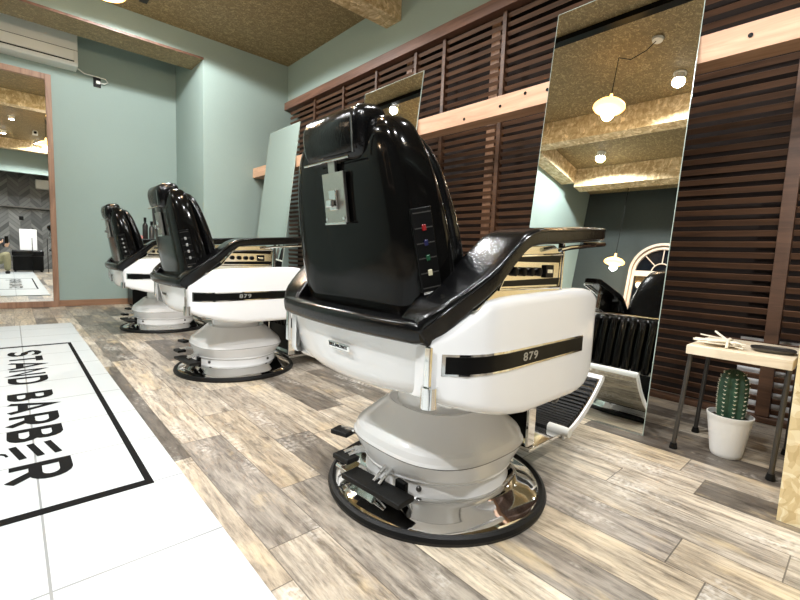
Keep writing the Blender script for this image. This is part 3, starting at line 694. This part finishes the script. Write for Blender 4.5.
p = empty('plant_pot', (2.10, .335, 0), label='ribbed white ceramic pot on the floor under the side table', cat='plant pot')
prof = [(.0001, .001), (.052, .001), (.055, .006)]
for k in range(9):
    z = .012+k*.0165; r = .056+.0245*z/.16
    prof += [(r, z), (r+.0015, z+.008)]
prof += [(.083, .160), (.084, .170), (.079, .171), (.076, .150), (.0001, .150)]
MB().lathe(prof, n=56).build('pot_body', 'pot', p)
MB().lathe([(.0001, .1505), (.0745, .1505), (.07, .155), (.0001, .157)], n=24).build('soil', 'soil', p)
p.scale = (.92, .92, 1)
c = empty('cactus', (2.10, .335, .1575), label='single ribbed green column cactus with pale spines growing in the white pot', cat='cactus')
rr = []; NR = 9
for z, r in ((0, .040), (.03, .042), (.08, .044), (.13, .0435), (.158, .040), (.178, .030), (.190, .017), (.194, .005)):
    rr.append([Vector(((r*(1+.13*math.cos(NR*2*PI*k/120)))*math.cos(2*PI*k/120), (r*(1+.13*math.cos(NR*2*PI*k/120)))*math.sin(2*PI*k/120), z)) for k in range(120)])
MB().loft(rr).build('stem', 'cactus', c)
b = MB()
for i in range(NR):
    a = 2*PI*i/NR
    for j in range(11):
        z = .012+.0165*j; r = lerp([(0, .040), (.03, .042), (.08, .044), (.13, .0435), (.158, .040), (.178, .030)], z)*1.13
        for da, dz in ((0, 0), (.5, .004), (-.5, .004)):
            q = Vector((math.cos(a+da*.2), math.sin(a+da*.2), 0))
            b.tube([Vector((math.cos(a), math.sin(a), 0))*(r-.001)+Vector((0, 0, z)), q*(r+.0035)+Vector((0, 0, z+dz))], [.0018, .0005], 4)
o = b.build('spines', 'spine', c)

# strand board cabinet at the right edge
e = empty('strand_board_cabinet', (1.672, .128, 0), label='pale strand board cabinet at the right edge of the photo', cat='cabinet')
MB().box(0, .016, -.60, 0, .0008, 1.25).build('side_board', 'osb_cab', e, smooth=False)
MB().box(.0165, .40, -.016, 0, .0008, 1.25).build('front_board', 'osb_cab', e, smooth=False)
MB().box(.0165, .40, -.60, -.0165, 1.234, 1.25).build('top_board', 'osb_cab', e, smooth=False)

# ------------------------------------------------------------------ air conditioner, outlet, cord
a = empty('air_conditioner', (.15, YA-.001, 2.665), label='ivory wall air conditioner above the framed mirror', cat='air conditioner')
rr = [[Vector((x, yy, zz)) for yy, zz in ((0, 0), (0, .36), (-.19, .36), (-.225, .33), (-.225, .03), (-.20, .0))] for x in (-.42, .48)]
MB().loft(rr).build('casing', 'plastic', a, bevel=.008, seg=3, ang=30)
MB().box(-.38, .44, -.236, -.226, .055, .150).build('front_flap', 'plastic_lit', a, bevel=.002)
MB().box(-.385, .445, -.2275, -.224, .038, .050).build('air_slot', 'black', a, smooth=False)
MB().box(-.42, .48, -.2275, -.224, .156, .160).build('panel_gap', 'metal', a, smooth=False)
o = empty('wall_outlet', (.825, YA-.001, 2.615), label='black wall outlet right of the air conditioner', cat='outlet')
MB().box(-.036, .036, -.012, 0, -.058, .058).build('plate', 'shirt', o, bevel=.003)
k = MB().tube([(.62, YA-.10, 2.69), (.70, YA-.07, 2.655), (.80, YA-.05, 2.66), (.90, YA-.05, 2.655), (.925, YA-.05, 2.625), (.89, YA-.045, 2.60), (.842, YA-.035, 2.605)], .006, 8)
k.box(.812, .85, YA-.045, YA-.0135, 2.588, 2.62)
tag(k.build('power_cord', 'plastic'), 'white power cord looping from the air conditioner to the outlet', 'cord')

# cart with bottles in the alcove
e = empty('black_cart', (1.23, 6.05, 0), label='black storage cart against the alcove wall behind the farthest chair', cat='cart')
MB().box(-.17, .17, -.14, .14, .03, .80).build('body', 'black', e, bevel=.006)
MB().box(-.18, .18, -.15, .15, .8005, .82).build('top', 'plastic', e, bevel=.003)
for sx in (-.14, .14):
    for sy in (-.11, .11): MB().lathe([(.0001, -.012), (.018, -.012), (.018, .012), (.0001, .012)], (sx, sy, .0185), 14, 'y').build('caster', 'rubber', e)
def bottle(x, y, h, r, mat, label):
    t = empty('bottle', (x, y, .8205), label=label, cat='bottle', group='bottles on the black cart')
    MB().lathe([(.0001, 0), (r, 0), (r, h*.62), (r*.8, h*.70), (r*.4, h*.76), (r*.4, h*.80), (.0001, h*.80)], n=20).build('body', mat, t)
    MB().lathe([(.0001, h*.801), (r*.5, h*.801), (r*.5, h), (.0001, h)], n=16).build('cap', 'black', t)
bottle(1.225, 6.0, .26, .030, 'bottle', 'tall dark bottle, left one on the black cart')
bottle(1.30, 6.02, .22, .030, 'metal', 'shorter dark bottle, right one on the black cart')
rr = [sell((0, 0, z), (.05*s_, 0, 0), (0, .08*s_, 0), 24, 3) for z, s_ in ((.0005, .9), (.01, 1), (.035, 1), (.045, .8))]
o = MB().loft(rr).build('folded_towel', 'pink'); o.location = (1.11, 5.97, .8205); o.rotation_euler.z = PI/2; tag(o, 'folded pink towel on the black cart beside the bottles', 'towel')

# ------------------------------------------------------------------ lamps
rail = tag(MB().box(.985, 1.050, -.999, 3.105, 3.02, 3.069).build('lighting_rail', 'black', smooth=False), 'black lighting rail on the ceiling, seen in the large mirror', 'rail')
tag(MB().box(.985, 1.050, 3.32, 4.9, 3.02, 3.069).build('lighting_rail', 'black', smooth=False), 'black lighting rail on the ceiling, seen in the middle mirror', 'rail')
def spot(x, y, label, power=60, col=(.97, .99, 1), ang=150, bl=.45):
    e = empty('ceiling_spotlight', (x, y, ZC), label=label, cat='spotlight', group='ceiling spotlights')
    MB().lathe([(.0001, -.001), (.055, -.001), (.055, -.012), (.045, -.016), (.040, -.06), (.0001, -.06)], n=24).build('housing', 'plastic', e)
    MB().lathe([(.0001, -.0605), (.037, -.0605), (.037, -.066), (.0001, -.070)], n=24).build('lens', 'glow', e)
    l = bpy.data.lights.new('bulb', 'SPOT'); l.spot_size = math.radians(ang); l.spot_blend = bl; l.energy = power*1.35; l.color = col; l.shadow_soft_size = .05
    lo = bpy.data.objects.new('bulb', l); C.objects.link(lo); lo.parent = e; lo.location = (0, 0, -.085)
    return e
def pendant(x, y, z, label, power=40, ceil=ZC):
    e = empty('pendant_lamp', (x, y, z), label=label, cat='pendant lamp', group='pendant lamps')
    MB().lathe([(.012, .14), (.016, .09), (.05, .078), (.10, .058), (.130, .030), (.135, .012), (.122, -.006), (.085, -.020), (.04, -.027), (.0001, -.028)], n=32).build('lamp_shade', 'lampshade', e)
    l = bpy.data.lights.new('bulb_light', 'POINT'); l.energy = power; l.color = (1, .80, .58); l.shadow_soft_size = .05
    lo = bpy.data.objects.new('bulb_light', l); C.objects.link(lo); lo.parent = e; lo.location = (0, 0, -.06)
    MB().tube([(0, 0, .13), (0, 0, ceil-z-.02)], .004, 6).build('cord', 'black', e)
    return e
spot(.11, 1.40, 'ceiling spotlight glaring at the right of the large mirror', 70)
spot(-1.15, 2.60, 'ceiling spotlight beyond the pale beam in the large mirror', 100, ang=165, bl=.2)
spot(-.02, -.19, 'ceiling spotlight above the photographer, seen in the framed mirror', 85, ang=156)
spot(.95, 4.45, 'ceiling spotlight over the farthest barber chair', 130, ang=168, bl=.12)
spot(1.55, 2.55, 'ceiling spotlight over the middle barber chair', 60)
spot(1.55, .75, 'ceiling spotlight over the nearest barber chair', 50)
spot(-1.20, .70, 'added fill spotlight on the ceiling between the arched window wall and the lettered floor', 140, ang=158)  # unseen spot, added to brighten the camera-facing sides of the chairs
spot(.55, -.85, 'added fill spotlight on the ceiling over the low black bench', 130, ang=158)  # likewise added out of view, frontal fill for the chairs
pn = pendant(.58, 1.77, 2.56, 'warm pendant lamp hung by a swagged cord, glowing in the large mirror', 30)
MB().tube([(.0, .0, ZC-2.56-.02), (.02, -.12, .42), (.05, -.25, .44), (.08, -.33, ZC-2.56-.03)], .004, 6).build('swag_cord', 'black', pn)
MB().lathe([(.0001, 0), (.04, 0), (.045, .02), (.03, .03), (.0001, .03)], (.08, -.34, ZC-2.56-.032), 20).build('ceiling_rose', 'plastic', pn)
pendant(.60, 4.05, 2.60, 'warm pendant lamp near the far wall, just above the photo', 30)
pendant(-1.95, 2.50, 1.78, 'pendant lamp glowing beside the arched window', 12)
c = empty('security_camera', (.48, .41, ZC), label='small white security camera on the ceiling, seen in the framed mirror', cat='security camera')
MB().lathe([(.0001, -.001), (.03, -.001), (.03, -.02), (.0001, -.02)], n=16).build('mount', 'plastic', c)
MB().box(-.045, .045, -.06, .09, -.10, -.03).build('body', 'plastic', c, bevel=.01)
MB().lathe([(.0001, .0905), (.028, .0905), (.028, .094), (.0001, .094)], (0, 0, -.065), 20, 'y').build('camera_lens', 'black', c)

# ------------------------------------------------------------------ arched window on the left wall
w = empty('window_1', (XL, 2.06, .87)); w['kind'] = 'structure'; w['label'] = 'arched window with a fan light and cream frame'
def archpts(hw, z0_, zs, n=24, x=0): return [Vector((x, -hw, z0_))]+[Vector((x, -hw*math.cos(PI*k/n), zs+hw*math.sin(PI*k/n))) for k in range(n+1)]+[Vector((x, hw, z0_))]
def archframe(hw, wd, z0_, zs, x0_, x1_):
    A, B = archpts(hw, z0_, zs), archpts(hw-wd, z0_, zs); n = len(A); b = MB()
    vs = [Vector((xx, p.y, p.z)) for xx in (x0_, x1_) for P in (A, B) for p in P]; f = []
    for i in range(n-1):
        f += [(i, i+1, n+i+1, n+i), (2*n+i, 3*n+i, 3*n+i+1, 2*n+i+1), (i, 2*n+i, 2*n+i+1, i+1), (n+i, n+i+1, 3*n+i+1, 3*n+i)]
    f += [(0, n, 3*n, 2*n), (n-1, 3*n-1, 4*n-1, 2*n-1)]
    return b.add(vs, f)
archframe(.41, .035, 0, .94, .001, .07).build('window_frame', 'winframe', w)
archframe(.37, .035, 0, .93, .001, .04).build('inner_frame', 'winframe', w)
b = MB(); A = archpts(.34, 0, .93, x=.004); n = len(A); b.add(A, [tuple(range(n))]); b.add([p-Vector((.003, 0, 0)) for p in A], [tuple(range(n))]); b.build('pane', 'night', w, smooth=False)
MB().box(.005, .05, -.34, .34, .86, .94).build('transom', 'winframe', w, bevel=.003)
b = MB()
for an in (45, 90, 135): b.tube([(.02, .12*math.cos(math.radians(an)), .94+.12*math.sin(math.radians(an))), (.02, .335*math.cos(math.radians(an)), .94+.335*math.sin(math.radians(an)))], .008, 6)
b.tube([(.02, .12*math.cos(PI*k/12), .94+.12*math.sin(PI*k/12)) for k in range(13)], .009, 6)
b.box(.005, .03, -.34, .34, .42, .44); b.box(.005, .03, -.01, .01, 0, .86)
b.build('glazing_bars', 'winframe', w)
MB().box(.001, .10, -.45, .45, -.05, -.001).build('window_sill', 'winframe', w, bevel=.004)

# ------------------------------------------------------------------ things behind the camera (seen in the framed mirror)
s = empty('waiting_bench', (.31, -1.15, 0), label='low black bench behind the camera, seen in the framed mirror', cat='bench')
MB().box(-.28, .28, -.22, .22, .04, .38).build('base', 'black', s, bevel=.01)
MB().box(-.29, .29, -.23, .23, .381, .52).build('seat_cushion', 'vinyl', s, bevel=.03, seg=4)
for sx in (-.24, .24):
    for sy in (-.18, .18): MB().box(sx-.02, sx+.02, sy-.02, sy+.02, .001, .039).build('leg', 'black', s)
o = MB().box(-.16, .16, -.10, .10, 0, .50).build('white_carton', 'white', bevel=.01); o.location = (.33, -1.22, .521); tag(o, 'white carton standing on the low black bench', 'carton')
g = empty('black_stand', (.53, -.88, 0), label='thin black metal stand beside the bench, seen in the framed mirror', cat='stand')
b = MB(); b.tube([(-.14, 0, .006), (-.14, 0, .82), (.14, 0, .82), (.14, 0, .006)], .008, 8); b.build('frame', 'black', g)
b = MB(); b.tube([(-.14, -.12, .009), (-.14, .12, .009)], .008, 8); b.tube([(.14, -.12, .009), (.14, .12, .009)], .008, 8); b.build('foot_bar', 'black', g)
tag(MB().box(-.4, 1.3, YB+.001, YB+.16, 1.60, 1.63).build('wall_shelf', 'metal', smooth=False), 'thin shelf on the dark chevron wall', 'shelf')
tag(MB().box(.55, 1.35, YB+.001, YB+.22, 2.12, 2.36).build('wall_air_conditioner', 'plastic', smooth=False, bevel=.02), 'pale box unit high on the dark chevron wall', 'wall unit')  # second air conditioner, built as a plain box
tag(MB().box(.20, .29, YB+.001, YB+.012, 1.28, 1.38).build('wall_outlet', 'black', smooth=False), 'black outlet on the dark chevron wall under the shelf', 'outlet')

# crouching photographer
P0 = empty('person', (-.30, -.45, 0), label='person crouching in khaki trousers and black shirt, holding a phone, seen in the framed mirror', cat='person')
def skin(name, verts, edges, radii, mat, root=0):
    me = bpy.data.meshes.new(name); me.from_pydata(verts, edges, []); me.materials.append(M[mat])
    o = bpy.data.objects.new(name, me); C.objects.link(o); o.parent = P0
    o.modifiers.new('skin', 'SKIN'); sv = me.skin_vertices[0].data if me.skin_vertices else None
    if sv is None:
        bm = bmesh.new(); bm.from_mesh(me); bm.verts.layers.skin.verify(); bm.to_mesh(me); bm.free(); sv = me.skin_vertices[0].data
    for i, r in enumerate(radii): sv[i].radius = (r, r); sv[i].use_root = (i == root)
    s_ = o.modifiers.new('sub', 'SUBSURF'); s_.levels = 2; s_.render_levels = 2
    for f_ in me.polygons: f_.use_smooth = True
    return o
# body: torso, neck, arms
sh = skin('shirt', [(0, -.02, .28), (0, .02, .45), (0, .08, .62), (0, .12, .74), (0, .13, .80), (-.17, .12, .74), (-.22, .24, .58), (.17, .12, .74), (.23, .22, .60)],
     [(0, 1), (1, 2), (2, 3), (3, 4), (3, 5), (5, 6), (3, 7), (7, 8)], [.14, .13, .15, .13, .06, .065, .05, .065, .05], 'shirt')
bd = skin('body', [(0, .13, .78), (0, .15, .86), (0, .17, .95), (0, .18, 1.02)], [(0, 1), (1, 2), (2, 3)], [.05, .052, .090, .075], 'skin')
for sx, el, hd in ((-1, (-.22, .24, .58), (.17, .34, .70)), (1, (.23, .22, .60), (.27, .33, .69))):
    skin('forearm', [el, tuple((a_+b_)/2 for a_, b_ in zip(el, hd)), hd], [(0, 1), (1, 2)], [.042, .036, .028], 'skin')
    for f_ in range(5):
        a0 = (hd[0], hd[1], hd[2]+.005*f_)
        skin('finger', [a0, (hd[0]+sx*.004*f_*-1, hd[1]+.025, hd[2]+.012*f_-.005), (hd[0]+(-sx)*.018, hd[1]+.038, hd[2]+.014*f_)], [(0, 1), (1, 2)], [.010, .008, .007], 'skin')
b = MB(); b.lathe([(.0001, .105), (.04, .098), (.075, .07), (.096, .02), (.097, -.02), (.085, -.05)], (0, .165, .99), 24, caps=False); b.build('hair', 'hair', P0)
MB().tube([(0, .262, .985), (0, .285, .955), (0, .268, .948)], [.008, .013, .010], 8).build('nose', 'skin', P0)
for sx in (-1, 1):
    MB().lathe([(.0001, .0), (.010, .002), (.0001, .006)], (sx*.034, .258, .985), 10, 'y').build('eye', 'black', P0)
    MB().lathe([(.0001, -.008), (.02, -.004), (.024, .004), (.0001, .008)], (sx*.094, .165, .965), 10, 'x').build('ear', 'skin', P0)
MB().tube([(-.02, .262, .93), (0, .266, .928), (.02, .262, .93)], .004, 6).build('mouth', 'pink', P0)
for sx, kx in ((-1, -.20), (1, .24)):
    skin('trousers', [(sx*.06, 0, .25), (kx, .30, .46), (kx, .12, .12), (kx, .10, .08)], [(0, 1), (1, 2), (2, 3)], [.115, .080, .060, .055], 'khaki')
    rr = [sell((kx, y, .035+dz), (.042*s_, 0, 0), (0, 0, .034*s_), 20, 2.6) for y, s_, dz in ((.03, .6, 0), (.04, .95, 0), (.12, 1, 0), (.22, .95, -.002), (.28, .7, -.008), (.30, .4, -.012))]
    MB().loft(rr).build('shoe', 'rubber', P0)
ph = MB().box(-.04, .04, -.0045, .0045, -.078, .078).build('phone', 'black', bevel=.004); ph.location = (-.055, -.070, .75); ph.rotation_euler = (0, 0, -.72)
tag(ph, 'dark phone held up by the crouching person', 'phone')

# ------------------------------------------------------------------ camera and world
cam = bpy.data.cameras.new('camera'); co = bpy.data.objects.new('camera', cam); C.objects.link(co)
co.matrix_world = Matrix(((0.742583, 0.037934, -0.668679, 0), (-0.668533, 0.102234, -0.736622, 0), (0.040418, 0.994037, 0.101277, .74), (0, 0, 0, 1)))
cam.sensor_width = 36; cam.lens = 429.855/800*36; cam.clip_start = .02; SC.camera = co
wd = bpy.data.worlds.new('world'); SC.world = wd; wd.use_nodes = True; wd.node_tree.nodes['Background'].inputs[0].default_value = (.02, .02, .025, 1); wd.node_tree.nodes['Background'].inputs[1].default_value = .3
SC.view_settings.view_transform = 'Standard'; SC.view_settings.look = 'None'; SC.view_settings.gamma = 1; SC.view_settings.use_curve_mapping = False
SC.view_settings.exposure = 0.28
